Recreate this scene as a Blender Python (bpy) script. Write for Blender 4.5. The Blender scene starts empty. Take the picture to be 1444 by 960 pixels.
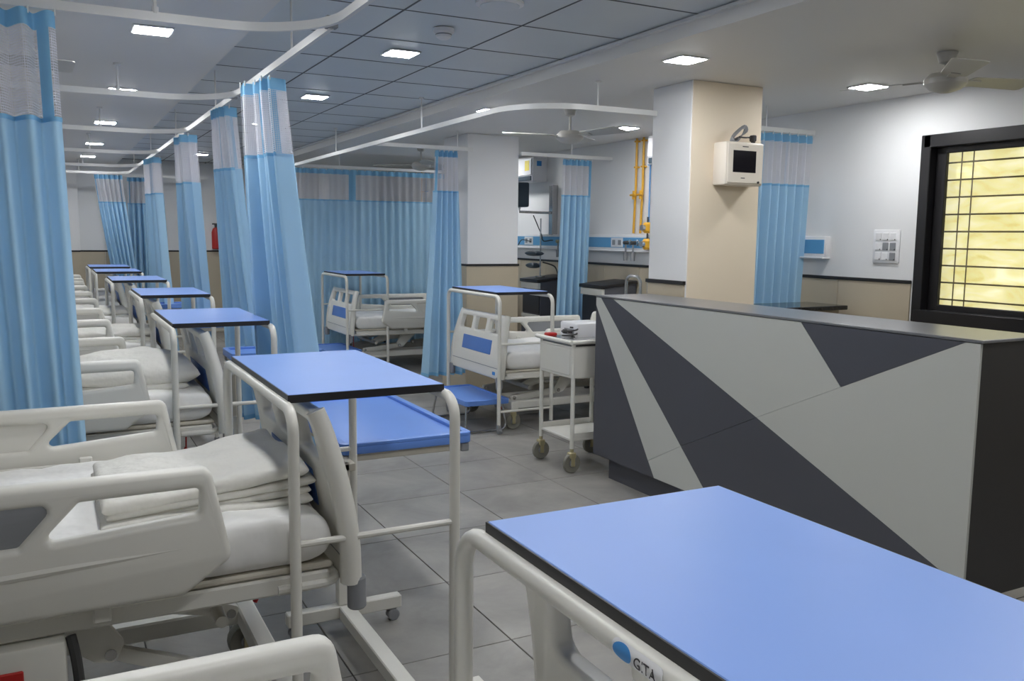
import bpy, bmesh, math, random
from mathutils import Vector, Matrix, noise
random.seed(7)
PI = math.pi
sc = bpy.context.scene
C = sc.collection

# ------------------------------------------------------------------ camera
YAW, PITCH, ROLL, EYE = 0.482, 0.1187, 0.0106, 1.486
cd = bpy.data.cameras.new('camera'); cam = bpy.data.objects.new('camera', cd); C.objects.link(cam)
cd.sensor_width = 36.0; cd.lens = 36.0 * 1240 / 1444; cd.clip_start = 0.05; cd.clip_end = 100
_f = Vector((math.sin(YAW) * math.cos(PITCH), math.cos(YAW) * math.cos(PITCH), -math.sin(PITCH)))
_r = Vector((math.cos(YAW), -math.sin(YAW), 0)); _u = _r.cross(_f)
_r2 = math.cos(ROLL) * _r + math.sin(ROLL) * _u; _u2 = -math.sin(ROLL) * _r + math.cos(ROLL) * _u
cam.matrix_world = Matrix(((_r2.x, _u2.x, -_f.x, 0), (_r2.y, _u2.y, -_f.y, 0), (_r2.z, _u2.z, -_f.z, EYE), (0, 0, 0, 1)))
sc.camera = cam
# ------------------------------------------------------------------ world, exposure
w = bpy.data.worlds.new('world'); sc.world = w; w.use_nodes = True
w.node_tree.nodes['Background'].inputs[0].default_value = (0.75, 0.85, 1.0, 1)
w.node_tree.nodes['Background'].inputs[1].default_value = 0.4
sc.view_settings.view_transform = 'Standard'; sc.view_settings.look = 'None'
sc.view_settings.gamma = 1.0; sc.view_settings.use_curve_mapping = False
sc.view_settings.exposure = 0.5
sc.cycles.use_denoising = True
sc.cycles.max_bounces = 10; sc.cycles.diffuse_bounces = 6; sc.cycles.transparent_max_bounces = 16
sc.cycles.sample_clamp_indirect = 6.0
LAMP_STRENGTH = 92.0
WINDOW_STRENGTH = 0.75

# ------------------------------------------------------------------ materials
def lin(c):
    return tuple(((v / 255) / 12.92 if v / 255 <= 0.04045 else ((v / 255 + 0.055) / 1.055) ** 2.4) for v in c) + (1.0,)
def mat(name, rgb, rough=0.5, metal=0.0, var=0.0, vscale=6.0, bump=0.0, bscale=80.0, coat=0.0, spec=0.5):
    m = bpy.data.materials.new(name); m.use_nodes = True
    nt = m.node_tree; b = nt.nodes['Principled BSDF']
    col = lin(rgb)
    b.inputs['Base Color'].default_value = col; b.inputs['Roughness'].default_value = rough
    b.inputs['Metallic'].default_value = metal; b.inputs['Specular IOR Level'].default_value = spec
    if coat: b.inputs['Coat Weight'].default_value = coat
    tc = nt.nodes.new('ShaderNodeTexCoord')
    if var:
        n = nt.nodes.new('ShaderNodeTexNoise'); n.inputs['Scale'].default_value = vscale; n.inputs['Detail'].default_value = 5
        nt.links.new(tc.outputs['Object'], n.inputs['Vector'])
        r = nt.nodes.new('ShaderNodeValToRGB')
        r.color_ramp.elements[0].position = 0.3; r.color_ramp.elements[1].position = 0.7
        r.color_ramp.elements[0].color = tuple(c * (1 - var) for c in col[:3]) + (1,)
        r.color_ramp.elements[1].color = tuple(min(1, c * (1 + var)) for c in col[:3]) + (1,)
        nt.links.new(n.outputs['Fac'], r.inputs['Fac']); nt.links.new(r.outputs['Color'], b.inputs['Base Color'])
    if bump:
        n2 = nt.nodes.new('ShaderNodeTexNoise'); n2.inputs['Scale'].default_value = bscale; n2.inputs['Detail'].default_value = 3
        nt.links.new(tc.outputs['Object'], n2.inputs['Vector'])
        bp = nt.nodes.new('ShaderNodeBump'); bp.inputs['Strength'].default_value = bump; bp.inputs['Distance'].default_value = 0.02
        nt.links.new(n2.outputs['Fac'], bp.inputs['Height']); nt.links.new(bp.outputs['Normal'], b.inputs['Normal'])
    return m
def emit(name, rgb, s):
    m = bpy.data.materials.new(name); m.use_nodes = True
    b = m.node_tree.nodes['Principled BSDF']
    b.inputs['Base Color'].default_value = lin(rgb); b.inputs['Emission Color'].default_value = lin(rgb); b.inputs['Emission Strength'].default_value = s
    return m
def cloth(name, rgb, trans=0.35):
    m = bpy.data.materials.new(name); m.use_nodes = True
    nt = m.node_tree; nt.nodes.remove(nt.nodes['Principled BSDF'])
    out = nt.nodes['Material Output']
    d = nt.nodes.new('ShaderNodeBsdfDiffuse'); t = nt.nodes.new('ShaderNodeBsdfTranslucent'); mx = nt.nodes.new('ShaderNodeMixShader')
    tc = nt.nodes.new('ShaderNodeTexCoord'); n = nt.nodes.new('ShaderNodeTexNoise'); n.inputs['Scale'].default_value = 3.0
    nt.links.new(tc.outputs['Object'], n.inputs['Vector'])
    r = nt.nodes.new('ShaderNodeValToRGB'); col = lin(rgb)
    r.color_ramp.elements[0].color = tuple(c * 0.93 for c in col[:3]) + (1,); r.color_ramp.elements[1].color = tuple(min(1, c * 1.06) for c in col[:3]) + (1,)
    nt.links.new(n.outputs['Fac'], r.inputs['Fac'])
    for s in (d, t): nt.links.new(r.outputs['Color'], s.inputs['Color'])
    mx.inputs[0].default_value = trans
    nt.links.new(d.outputs[0], mx.inputs[1]); nt.links.new(t.outputs[0], mx.inputs[2]); nt.links.new(mx.outputs[0], out.inputs['Surface'])
    return m
def net(name, rgb, density):
    # knitted net: threads with real holes, laid out over the cloth's own UV in metres
    m = bpy.data.materials.new(name); m.use_nodes = True
    nt = m.node_tree; nt.nodes.remove(nt.nodes['Principled BSDF']); out = nt.nodes['Material Output']
    uv = nt.nodes.new('ShaderNodeUVMap'); sp = nt.nodes.new('ShaderNodeSeparateXYZ'); nt.links.new(uv.outputs['UV'], sp.inputs[0])
    def wave(sock, k):
        a = nt.nodes.new('ShaderNodeMath'); a.operation = 'MULTIPLY'; a.inputs[1].default_value = k; nt.links.new(sock, a.inputs[0])
        b = nt.nodes.new('ShaderNodeMath'); b.operation = 'SINE'; nt.links.new(a.outputs[0], b.inputs[0]); return b.outputs[0]
    k = 2 * PI / 0.018
    mu = nt.nodes.new('ShaderNodeMath'); mu.operation = 'MULTIPLY'
    nt.links.new(wave(sp.outputs[0], k), mu.inputs[0]); nt.links.new(wave(sp.outputs[1], k), mu.inputs[1])
    ab = nt.nodes.new('ShaderNodeMath'); ab.operation = 'ABSOLUTE'; nt.links.new(mu.outputs[0], ab.inputs[0])
    gt = nt.nodes.new('ShaderNodeMath'); gt.operation = 'LESS_THAN'; gt.inputs[1].default_value = density; nt.links.new(ab.outputs[0], gt.inputs[0])
    d = nt.nodes.new('ShaderNodeBsdfDiffuse'); d.inputs[0].default_value = lin(rgb)
    t2 = nt.nodes.new('ShaderNodeBsdfTranslucent'); t2.inputs[0].default_value = lin(rgb)
    mm = nt.nodes.new('ShaderNodeMixShader'); mm.inputs[0].default_value = 0.4
    nt.links.new(d.outputs[0], mm.inputs[1]); nt.links.new(t2.outputs[0], mm.inputs[2])
    tr = nt.nodes.new('ShaderNodeBsdfTransparent'); mx = nt.nodes.new('ShaderNodeMixShader')
    nt.links.new(gt.outputs[0], mx.inputs[0]); nt.links.new(tr.outputs[0], mx.inputs[1]); nt.links.new(mm.outputs[0], mx.inputs[2])
    nt.links.new(mx.outputs[0], out.inputs['Surface'])
    return m
def floor_mat():
    m = mat('tile_grey_stone', (134, 134, 132), 0.38)
    nt = m.node_tree; b = nt.nodes['Principled BSDF']
    g = nt.nodes.new('ShaderNodeNewGeometry'); oi = nt.nodes.new('ShaderNodeObjectInfo')
    n = nt.nodes.new('ShaderNodeTexNoise'); n.inputs['Scale'].default_value = 2.2; n.inputs['Detail'].default_value = 9; n.inputs['Roughness'].default_value = 0.62; n.inputs['Distortion'].default_value = 0.4
    nt.links.new(g.outputs['Position'], n.inputs['Vector'])
    r = nt.nodes.new('ShaderNodeValToRGB')
    r.color_ramp.elements[0].position = 0.25; r.color_ramp.elements[0].color = lin((114, 112, 109))
    r.color_ramp.elements[1].position = 0.78; r.color_ramp.elements[1].color = lin((170, 167, 161))
    nt.links.new(n.outputs['Fac'], r.inputs['Fac'])
    hv = nt.nodes.new('ShaderNodeHueSaturation'); mr = nt.nodes.new('ShaderNodeMapRange'); mr.inputs[3].default_value = 0.93; mr.inputs[4].default_value = 1.07
    nt.links.new(oi.outputs['Random'], mr.inputs[0]); nt.links.new(mr.outputs[0], hv.inputs['Value']); nt.links.new(r.outputs['Color'], hv.inputs['Color'])
    nt.links.new(hv.outputs['Color'], b.inputs['Base Color'])
    return m
def yellow_blind():
    m = bpy.data.materials.new('backlit_yellow_sheet'); m.use_nodes = True
    nt = m.node_tree; b = nt.nodes['Principled BSDF']
    g = nt.nodes.new('ShaderNodeNewGeometry'); wv = nt.nodes.new('ShaderNodeTexNoise'); wv.inputs['Scale'].default_value = 3.5; wv.inputs['Detail'].default_value = 4; wv.inputs['Distortion'].default_value = 1.5
    mp = nt.nodes.new('ShaderNodeMapping'); mp.inputs['Scale'].default_value = (1, 1.0, 2.6)
    nt.links.new(g.outputs['Position'], mp.inputs['Vector']); nt.links.new(mp.outputs['Vector'], wv.inputs['Vector'])
    r = nt.nodes.new('ShaderNodeValToRGB')
    r.color_ramp.elements[0].position = 0.3; r.color_ramp.elements[0].color = lin((214, 202, 128))
    r.color_ramp.elements[1].position = 0.75; r.color_ramp.elements[1].color = lin((250, 243, 205))
    nt.links.new(wv.outputs['Fac'], r.inputs['Fac'])
    nt.links.new(r.outputs['Color'], b.inputs['Base Color']); nt.links.new(r.outputs['Color'], b.inputs['Emission Color'])
    b.inputs['Emission Strength'].default_value = WINDOW_STRENGTH; b.inputs['Roughness'].default_value = 0.8
    return m
def glass_mat():
    m = bpy.data.materials.new('window_glass'); m.use_nodes = True
    nt = m.node_tree; nt.nodes.remove(nt.nodes['Principled BSDF']); out = nt.nodes['Material Output']
    t = nt.nodes.new('ShaderNodeBsdfTransparent'); t.inputs[0].default_value = (0.96, 0.97, 0.95, 1)
    gl = nt.nodes.new('ShaderNodeBsdfGlossy'); gl.inputs['Roughness'].default_value = 0.08
    f = nt.nodes.new('ShaderNodeFresnel'); mx = nt.nodes.new('ShaderNodeMixShader')
    nt.links.new(f.outputs[0], mx.inputs[0]); nt.links.new(t.outputs[0], mx.inputs[1]); nt.links.new(gl.outputs[0], mx.inputs[2])
    nt.links.new(mx.outputs[0], out.inputs['Surface'])
    return m

WHITE = mat('bed_plastic_offwhite', (222, 220, 212), 0.38, var=0.015, vscale=3)
STEEL = mat('powder_coat_white', (216, 214, 206), 0.35, var=0.02, vscale=5)
BEIGE = mat('powder_coat_beige', (196, 190, 176), 0.42, var=0.03, vscale=5)
BLUE = mat('laminate_blue', (122, 156, 222), 0.42, var=0.03, vscale=3)
PANELBLUE = mat('panel_blue', (86, 126, 196), 0.45, var=0.02, vscale=4)
TRAYBLUE = mat('tray_blue', (98, 138, 212), 0.36, var=0.03, vscale=3)
BLACK = mat('edge_black', (38, 37, 40), 0.45, var=0.03)
GREYP = mat('plastic_grey', (136, 138, 142), 0.5, var=0.02)
DGREY = mat('rubber_dark', (62, 62, 62), 0.6, var=0.05)
WHEEL = mat('wheel_grey', (128, 126, 116), 0.55, var=0.06)
FORK = mat('caster_zinc', (170, 160, 125), 0.4, 0.3, var=0.06)
SHEET = mat('linen_white', (236, 235, 232), 0.85, var=0.015, vscale=4, bump=0.7, bscale=7)
BLANKET = mat('cotton_white', (224, 222, 215), 0.9, var=0.03, vscale=6, bump=0.6, bscale=12)
CLOTH = cloth('curtain_blue', (178, 214, 238), 0.3)
CLOTHD = cloth('curtain_blue_band', (144, 197, 230), 0.3)
NET = net('curtain_net_white', (226, 226, 232), 0.44)
TRACK = mat('track_white', (222, 222, 220), 0.35, var=0.01)
WALLP = mat('paint_white', (228, 228, 228), 0.62, var=0.012, vscale=1.5, bump=0.04, bscale=120)
BEIGEP = mat('paint_cream', (236, 222, 200), 0.6, var=0.012, vscale=1.5)
CEILP = mat('ceiling_paint', (222, 220, 216), 0.5, var=0.012, vscale=1.2)
CEILT = mat('ceiling_panel_grey', (206, 213, 218), 0.4, var=0.02, vscale=2, bump=0.03, bscale=200)
CEILGAP = mat('ceiling_grid_shadow', (104, 108, 112), 0.9, var=0.02)
DADO = mat('dado_tile_beige', (186, 174, 152), 0.35, var=0.05, vscale=2.2)
DADOG = mat('dado_grout', (120, 112, 98), 0.8, var=0.03)
TRIMB = mat('trim_black', (34, 33, 34), 0.4, var=0.03)
GROUT = mat('floor_grout', (58, 58, 58), 0.85, var=0.05)
TILE = floor_mat()
CHAR = mat('laminate_charcoal', (78, 79, 86), 0.42, var=0.03, vscale=3)
CHARD = mat('laminate_charcoal_side', (52, 51, 52), 0.45, var=0.03, vscale=3)
PALE = mat('laminate_pale_grey', (192, 193, 187), 0.42, var=0.012, vscale=2)
TOPG = mat('counter_top_grey', (112, 113, 116), 0.28, var=0.02, vscale=3)
GRANITE = mat('black_granite', (36, 37, 38), 0.15, var=0.15, vscale=60)
ALU = mat('window_black', (30, 29, 31), 0.35, var=0.04)
BARM = mat('grill_bar', (120, 108, 74), 0.5, var=0.05)
LAMPM = emit('led_diffuser', (250, 251, 252), LAMP_STRENGTH)
APPL = mat('appliance_white', (228, 228, 230), 0.35, var=0.01)
CREAMB = mat('box_cream_white', (232, 224, 212), 0.4, var=0.01)
SCREEN = mat('screen_dark', (28, 26, 32), 0.12, var=0.05)
YELL = mat('pipe_yellow', (222, 168, 48), 0.4, var=0.05)
PBLUE = mat('pipe_blue', (92, 150, 205), 0.4, var=0.03)
HEADB = mat('bedhead_blue', (96, 160, 206), 0.4, var=0.02)
RED = mat('red_plastic', (178, 34, 30), 0.4, var=0.05)
CHROME = mat('steel_bright', (190, 190, 190), 0.25, 0.9, var=0.03)
GRILLG = mat('fan_grey', (186, 184, 178), 0.4, var=0.02)
YLAB = mat('label_yellow', (226, 206, 60), 0.5, var=0.05)
LOGOB = mat('logo_blue', (60, 138, 206), 0.5, var=0.03)
PRINT = mat('print_dark', (60, 58, 62), 0.6, var=0.02)
TEALD = mat('teal_dark', (60, 74, 86), 0.4, var=0.05)
GLASS = glass_mat()

# ------------------------------------------------------------------ object helpers
def link(name, me, m=None, parent=None, loc=None):
    o = bpy.data.objects.new(name, me); C.objects.link(o)
    if m is not None and me is not None and not me.materials: me.materials.append(m)
    if parent is not None: o.parent = parent
    if loc is not None: o.location = loc
    return o
def tag(o, label, cat, group=None):
    o['label'] = label; o['category'] = cat
    if group: o['group'] = group
    return o
def thing(name, label, cat, loc=(0, 0, 0), rz=0.0, group=None):
    o = bpy.data.objects.new(name, None); C.objects.link(o); o.empty_display_size = 0.1
    o.location = loc; o.rotation_euler = (0, 0, rz)
    return tag(o, label, cat, group)
def struct(o):
    o['kind'] = 'structure'; return o
def kids(o): return [x for x in C.objects if x.parent == o]
def dup(root, loc, rz, label, group=None):
    ch = {}
    for x in C.objects:
        if x.parent is not None: ch.setdefault(x.parent.name, []).append(x)
    def rec(o, par):
        c = o.copy(); C.objects.link(c); c.parent = par
        for k in ch.get(o.name, []): rec(k, c)
        return c
    r = rec(root, None); r.location = loc; r.rotation_euler = (0, 0, rz); r['label'] = label
    if group: r['group'] = group
    return r

class B:
    def __init__(s): s.bm = bmesh.new()
    def box(s, x0, x1, y0, y1, z0, z1, bev=0.0, seg=2):
        b = bmesh.new(); bmesh.ops.create_cube(b, size=1.0)
        for v in b.verts: v.co = Vector((x0 + (v.co.x + .5) * (x1 - x0), y0 + (v.co.y + .5) * (y1 - y0), z0 + (v.co.z + .5) * (z1 - z0)))
        if bev: bmesh.ops.bevel(b, geom=list(b.edges), offset=bev, segments=seg, affect='EDGES', profile=0.5)
        s._add(b); return s
    def _add(s, b):
        me = bpy.data.meshes.new('t'); b.to_mesh(me); b.free(); s.bm.from_mesh(me); bpy.data.meshes.remove(me)
    def mesh(s, me):
        s.bm.from_mesh(me); return s
    def tube(s, pts, r, n=10, closed=False, r1=None, profile=None):
        pts = [Vector(p) for p in pts]; N = len(pts); bm = s.bm
        T = []
        for i in range(N):
            a = pts[(i - 1) % N] if (closed or i > 0) else pts[i]; b = pts[(i + 1) % N] if (closed or i < N - 1) else pts[i]
            T.append((b - a).normalized())
        up = Vector((0, 0, 1)) if abs(T[0].z) < 0.9 else Vector((1, 0, 0))
        nrm = (up - T[0] * up.dot(T[0])).normalized(); rings = []
        for i in range(N):
            nrm = (nrm - T[i] * nrm.dot(T[i])).normalized(); bn = T[i].cross(nrm)
            rr = r if r1 is None else r + (r1 - r) * i / (N - 1)
            if profile: rings.append([bm.verts.new(pts[i] + bn * a + nrm * b) for a, b in profile])
            else: rings.append([bm.verts.new(pts[i] + (nrm * math.cos(2 * PI * k / n) + bn * math.sin(2 * PI * k / n)) * rr) for k in range(n)])
        n = len(rings[0])
        for i in range(N if closed else N - 1):
            A, D = rings[i], rings[(i + 1) % N]
            for k in range(n): bm.faces.new((A[k], A[(k + 1) % n], D[(k + 1) % n], D[k]))
        if not closed:
            bm.faces.new(rings[0][::-1]); bm.faces.new(rings[-1])
        return s
    def lathe(s, prof, origin=(0, 0, 0), axis='z', n=20):
        o = Vector(origin); bm = s.bm; rings = []
        def m(a, b, h): return o + (Vector((a, b, h)) if axis == 'z' else Vector((h, a, b)) if axis == 'x' else Vector((a, h, b)))
        for (r, h) in prof: rings.append([bm.verts.new(m(r * math.cos(2 * PI * k / n), r * math.sin(2 * PI * k / n), h)) for k in range(n)])
        for i in range(len(rings) - 1):
            for k in range(n): bm.faces.new((rings[i][k], rings[i][(k + 1) % n], rings[i + 1][(k + 1) % n], rings[i + 1][k]))
        bm.faces.new(rings[0][::-1]); bm.faces.new(rings[-1]); return s
    def done(s, name, m, parent=None, loc=None, smooth=True, ang=0.6):
        bmesh.ops.recalc_face_normals(s.bm, faces=list(s.bm.faces))
        me = bpy.data.meshes.new(name); s.bm.to_mesh(me); s.bm.free()
        if smooth: shade(me, ang)
        return link(name, me, m, parent, loc)
def shade(me, ang=0.6):
    for p in me.polygons: p.use_smooth = True
    bm = bmesh.new(); bm.from_mesh(me)
    for e in bm.edges:
        if len(e.link_faces) == 2 and e.calc_face_angle(0) > ang: e.smooth = False
    bm.to_mesh(me); bm.free()
def fillet(pts, rad, seg=6):
    pts = [Vector(p) for p in pts]; out = [pts[0]]
    for i in range(1, len(pts) - 1):
        a, p, b = pts[i - 1], pts[i], pts[i + 1]; u = (a - p).normalized(); v = (b - p).normalized()
        th = u.angle(v)
        if th > PI - 0.02: out.append(p); continue
        d = min(rad / math.tan(th / 2), (a - p).length * .49, (b - p).length * .49); R = d * math.tan(th / 2)
        c = p + (u + v).normalized() * (R / math.sin(th / 2)); s = p + u * d - c; e = p + v * d - c; ph = s.angle(e)
        for k in range(seg + 1):
            t = k / seg
            out.append(c + (s * math.sin((1 - t) * ph) + e * math.sin(t * ph)) / math.sin(ph))
    out.append(pts[-1]); return out
def rpoly(pts, rad, seg=4):
    n = len(pts); out = []
    for i in range(n):
        a, p, b = (Vector((*pts[(i + k) % n], 0)) for k in (-1, 0, 1))
        rr = rad[i] if isinstance(rad, (list, tuple)) else rad
        if rr <= 0: out.append((p.x, p.y)); continue
        f = fillet([a, p, b], rr, seg)[1:-1]; out += [(v.x, v.y) for v in f]
    return out
def plate(outer, holes, thick, mp, bev=0.0, bseg=2):
    """flat outline with holes, extruded and edge-rounded; mp maps (a, b, c) to a 3D point"""
    cu = bpy.data.curves.new('t', 'CURVE'); cu.dimensions = '2D'; cu.fill_mode = 'BOTH'
    cu.extrude = max(1e-4, thick / 2 - bev); cu.bevel_depth = bev; cu.bevel_resolution = bseg; cu.offset = -bev
    for pl in [outer] + list(holes):
        s = cu.splines.new('POLY'); s.points.add(len(pl) - 1); s.use_cyclic_u = True
        for q, (a, b) in zip(s.points, pl): q.co = (a, b, 0, 1)
    o = bpy.data.objects.new('t', cu); C.objects.link(o)
    me = bpy.data.meshes.new_from_object(o.evaluated_get(bpy.context.evaluated_depsgraph_get()))
    bpy.data.objects.remove(o); bpy.data.curves.remove(cu)
    bm = bmesh.new(); bm.from_mesh(me); bmesh.ops.remove_doubles(bm, verts=list(bm.verts), dist=1e-5)
    for v in bm.verts: v.co = Vector(mp(*v.co))
    bmesh.ops.recalc_face_normals(bm, faces=list(bm.faces)); bm.to_mesh(me); bm.free(); me.materials.clear()
    shade(me, 0.5); return me

# ------------------------------------------------------------------ the room
XL, XR, Y0, Y1, ZC, ZG = -1.72, 4.98, -2.6, 13.7, 2.41, 2.49
fl = struct(B().box(XL - .1, XR + .1, Y0 - .1, Y1 + .1, -0.12, -0.006).done('floor', GROUT, smooth=False))
TS = 0.604; tx0, ty0 = 1.447 - 6 * TS, 3.955 - 8 * TS
tb = bmesh.new(); bmesh.ops.create_cube(tb, size=1.0)
for v in tb.verts: v.co = Vector((v.co.x * (TS - .005), v.co.y * (TS - .005), v.co.z * .012 - .006))
bmesh.ops.bevel(tb, geom=[e for e in tb.edges if all(v.co.z > -.001 for v in e.verts)], offset=.0012, segments=1, affect='EDGES')
tme = bpy.data.meshes.new('tile'); tb.to_mesh(tme); tb.free(); tme.materials.append(TILE)
for i in range(12):
    for j in range(25):
        x, y = tx0 + (i + .5) * TS, ty0 + (j + .5) * TS
        if XL - .3 < x < XR + .3 and y < Y1 + .3:
            link('tile', tme, None, fl, (x, y, 0))
# ceiling: lower plastered sides, shallow tray with 0.6 m panels between
GX0, GX1 = 0.86, 2.66
cl = B().box(XL - .1, GX0, Y0 - .1, Y1 + .1, ZC, ZC + .22).box(GX1, XR + .1, Y0 - .1, Y1 + .1, ZC, ZC + .22).box(GX0, GX1, Y0 - .1, Y1 + .1, ZG + .012, ZG + .14)
ceil = struct(cl.done('ceiling', CEILP, smooth=False))
gb = B().box(GX0 + .001, GX1 - .001, Y0, Y1, ZG + .0095, ZG + .0115).done('ceiling_backing', CEILGAP, ceil, smooth=False)
pb = B().box(-.2985, .2985, -.2985, .2985, 0.004, .013, 0); pob = pb.done('ceiling_panel', CEILT, ceil, smooth=False); first = True
y = 3.87 - 11 * .6 + .3
while y < Y1 - .2:
    for i in range(3):
        loc = (GX0 + .3 + .6 * i, y, ZG - .004)
        if y > Y0 + .25:
            if first: pob.location = loc; first = False
            else: link('ceiling_panel', pob.data, None, ceil, loc)
    y += .6
for gx in (GX0 + .6, GX0 + 1.2): B().box(gx - .0045, gx + .0045, Y0, Y1, ZG - .002, ZG + .004).done('gap_shade_strip', CEILGAP, ceil, smooth=False)  # dark strips, colour stands in for the shade in the panel gaps
gap_strip = None; y = 3.87 - 10 * .6
while y < Y1 - .1:
    for i in range(3):
        loc = (GX0 + .3 + .6 * i, y, ZG)
        if gap_strip is None: gap_strip = B().box(-.2955, .2955, -.0045, .0045, -.0018, .004).done('gap_shade_strip', CEILGAP, ceil, loc, smooth=False)
        else: link('gap_shade_strip', gap_strip.data, None, ceil, loc)
    y += .6
struct(B().box(GX1 - .03, GX1 - .0005, Y0, Y1, ZG - .02, ZG - .005).done('trim_1', TRACK, smooth=False))
# walls
WY0, WY1, WZ0, WZ1 = 2.2, 3.84, 0.99, 2.115     # window opening
wr = B().box(XR, XR + .14, WY1, Y1 + .1, 0, ZC).box(XR, XR + .14, Y0, WY0, 0, ZC).box(XR, XR + .14, WY0, WY1, 0, WZ0).box(XR, XR + .14, WY0, WY1, WZ1, ZC)
wall_r = struct(wr.done('wall_right', WALLP, smooth=False))
wall_b = struct(B().box(XL - .1, XR + .14, Y1, Y1 + .12, 0, ZG + .02).done('wall_back', WALLP, smooth=False))
wall_l = struct(B().box(XL - .12, XL, Y0, Y1, 0, ZC).done('wall_left', WALLP, smooth=False))
wall_f = struct(B().box(XL - .1, XR + .14, Y0 - .12, Y0, 0, ZG + .02).done('wall_front', WALLP, smooth=False))
ZD = 1.2
def dado(parent, axis, c, a0, a1, face, zlim=None, start=0.0):
    B_ = B()
    a = a0 + start
    while a < a1 - .02:
        b = min(a + .6, a1)
        top = ZD if zlim is None else zlim(a, b)
        m = B()
        e0, e1 = a + .002, b - .002
        if axis == 'y': m.box(min(c, c + face * .012), max(c, c + face * .012), e0, e1, .004, top, .0015, 1)
        else: m.box(e0, e1, min(c, c + face * .012), max(c, c + face * .012), .004, top, .0015, 1)
        m.done('dado_tile', DADO, parent, smooth=False)
        a = b
wl = lambda a, b: 0.955 if (b > WY0 - .1 and a < WY1 + .0) else ZD
a = 3.95 - 9 * .6
dado(wall_r, 'y', XR, 0.35, WY0 - .05, -1)
dado(wall_r, 'y', XR, WY0 - .05, WY1 + .05, -1, lambda a, b: .95)
dado(wall_r, 'y', XR, WY1 + .05, Y1, -1)
dado(wall_b, 'x', Y1, XL, XR - .012, -1)
t = B().box(XR - .02, XR, WY1 + .05, Y1, ZD, ZD + .022, .003, 1); struct(t.done('trim_2', TRIMB, smooth=False))
t = B().box(XL, XR - .02, Y1 - .02, Y1, ZD, ZD + .022, .003, 1); struct(t.done('trim_3', TRIMB, smooth=False))
# a shallow pier on the back wall
pier = B().box(-0.1, .36, Y1 - .16, Y1 - .02, 0, ZC, .004, 1); o = pier.done('wall_pier', WALLP, wall_b, smooth=False)
for x0, x1 in ((-.1, .36),):
    B().box(x0, x1, Y1 - .172, Y1 - .16, 0, ZD).done('dado_tile', DADO, wall_b, smooth=False)
    B().box(x0, x1, Y1 - .178, Y1 - .16, ZD, ZD + .022).done('pier_trim', TRIMB, wall_b, smooth=False)
# pillars
def pillar(name, x0, x1, y0, y1, front):
    p = struct(B().box(x0, x1, y0, y1, 0, ZC, .006, 1).done(name, WALLP, smooth=False))
    return p
p1 = pillar('wall_pillar_1', 3.4, 3.945, 4.235, 4.62, BEIGEP)
B().box(3.404, 3.941, 4.229, 4.236, 0.03, ZC - .002).done('cream_face', BEIGEP, p1, smooth=False)
B().box(3.388, 3.401, 4.245, 4.61, 0.004, ZD, .002, 1).done('dado_tile', DADO, p1, smooth=False)
B().box(3.38, 3.401, 4.24, 4.62, ZD, ZD + .022).done('pillar_trim', TRIMB, p1, smooth=False)
p2 = pillar('wall_pillar_2', 3.42, 3.95, 7.45, 8.0, WALLP)
B().box(3.408, 3.42, 7.45, 8.0, .004, ZD, .002, 1).done('dado_tile', DADO, p2, smooth=False)
B().box(3.408, 3.95, 7.438, 7.45, .004, ZD, .002, 1).done('dado_tile', DADO, p2, smooth=False)
B().box(3.402, 3.956, 7.43, 7.45, ZD, ZD + .02).box(3.402, 3.42, 7.45, 8.0, ZD, ZD + .02).done('pillar_trim', TRIMB, p2, smooth=False)
p3 = pillar('wall_pillar_3', 3.42, 4.1, 12.0, 12.5, WALLP)
# window in the right wall
win = struct(B().box(XR - .035, XR + .11, WY1 - .05, WY1 + .02, WZ0 - .03, WZ1 + .03, .004, 1).box(XR - .035, XR + .11, WY0 - .02, WY0 + .05, WZ0 - .03, WZ1 + .03, .004, 1)
    .box(XR - .035, XR + .11, WY0, WY1, WZ1 - .05, WZ1 + .03, .004, 1).box(XR - .04, XR + .11, WY0, WY1, WZ0 - .03, WZ0 + .05, .004, 1).done('window_1', ALU, smooth=False))
for yy in (WY1 - .085, 3.03, WY0 + .09):
    B().box(XR + .03, XR + .06, yy - .035, yy + .035, WZ0 + .05, WZ1 - .05, .004, 1).done('sash_stile', ALU, win, smooth=False)
for zz in (WZ0 + .065, WZ1 - .065):
    B().box(XR + .032, XR + .058, WY0 + .05, WY1 - .05, zz - .022, zz + .022, .004, 1).done('sash_rail', ALU, win, smooth=False)
B().box(XR + .022, XR + .026, WY1 - .045, WY1 - .035, 1.05, 1.95).done('sash_track', BARM, win, smooth=False)
for (q0, q1) in ((3.065, WY1 - .12), (WY0 + .125, 2.995)):
    B().box(XR + .043, XR + .047, q0, q1, WZ0 + .087, WZ1 - .087).done('pane', GLASS, win, smooth=False)
for k in range(9):
    z = WZ0 + .12 + k * (WZ1 - WZ0 - .2) / 8.6
    B().tube([(XR + .085, WY0, z), (XR + .085, WY1, z)], .0055, 8).done('grill_bar', BARM, win)
for yy in (3.66, 3.58, 2.6):
    B().tube([(XR + .097, yy, WZ0), (XR + .097, yy, WZ1)], .004, 8).done('grill_bar', BARM, win)
B().box(XR + .112, XR + .118, WY0 - .01, WY1 + .01, WZ0 - .01, WZ1 + .01).done('frosted_sheet', yellow_blind(), win, smooth=False)

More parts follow.
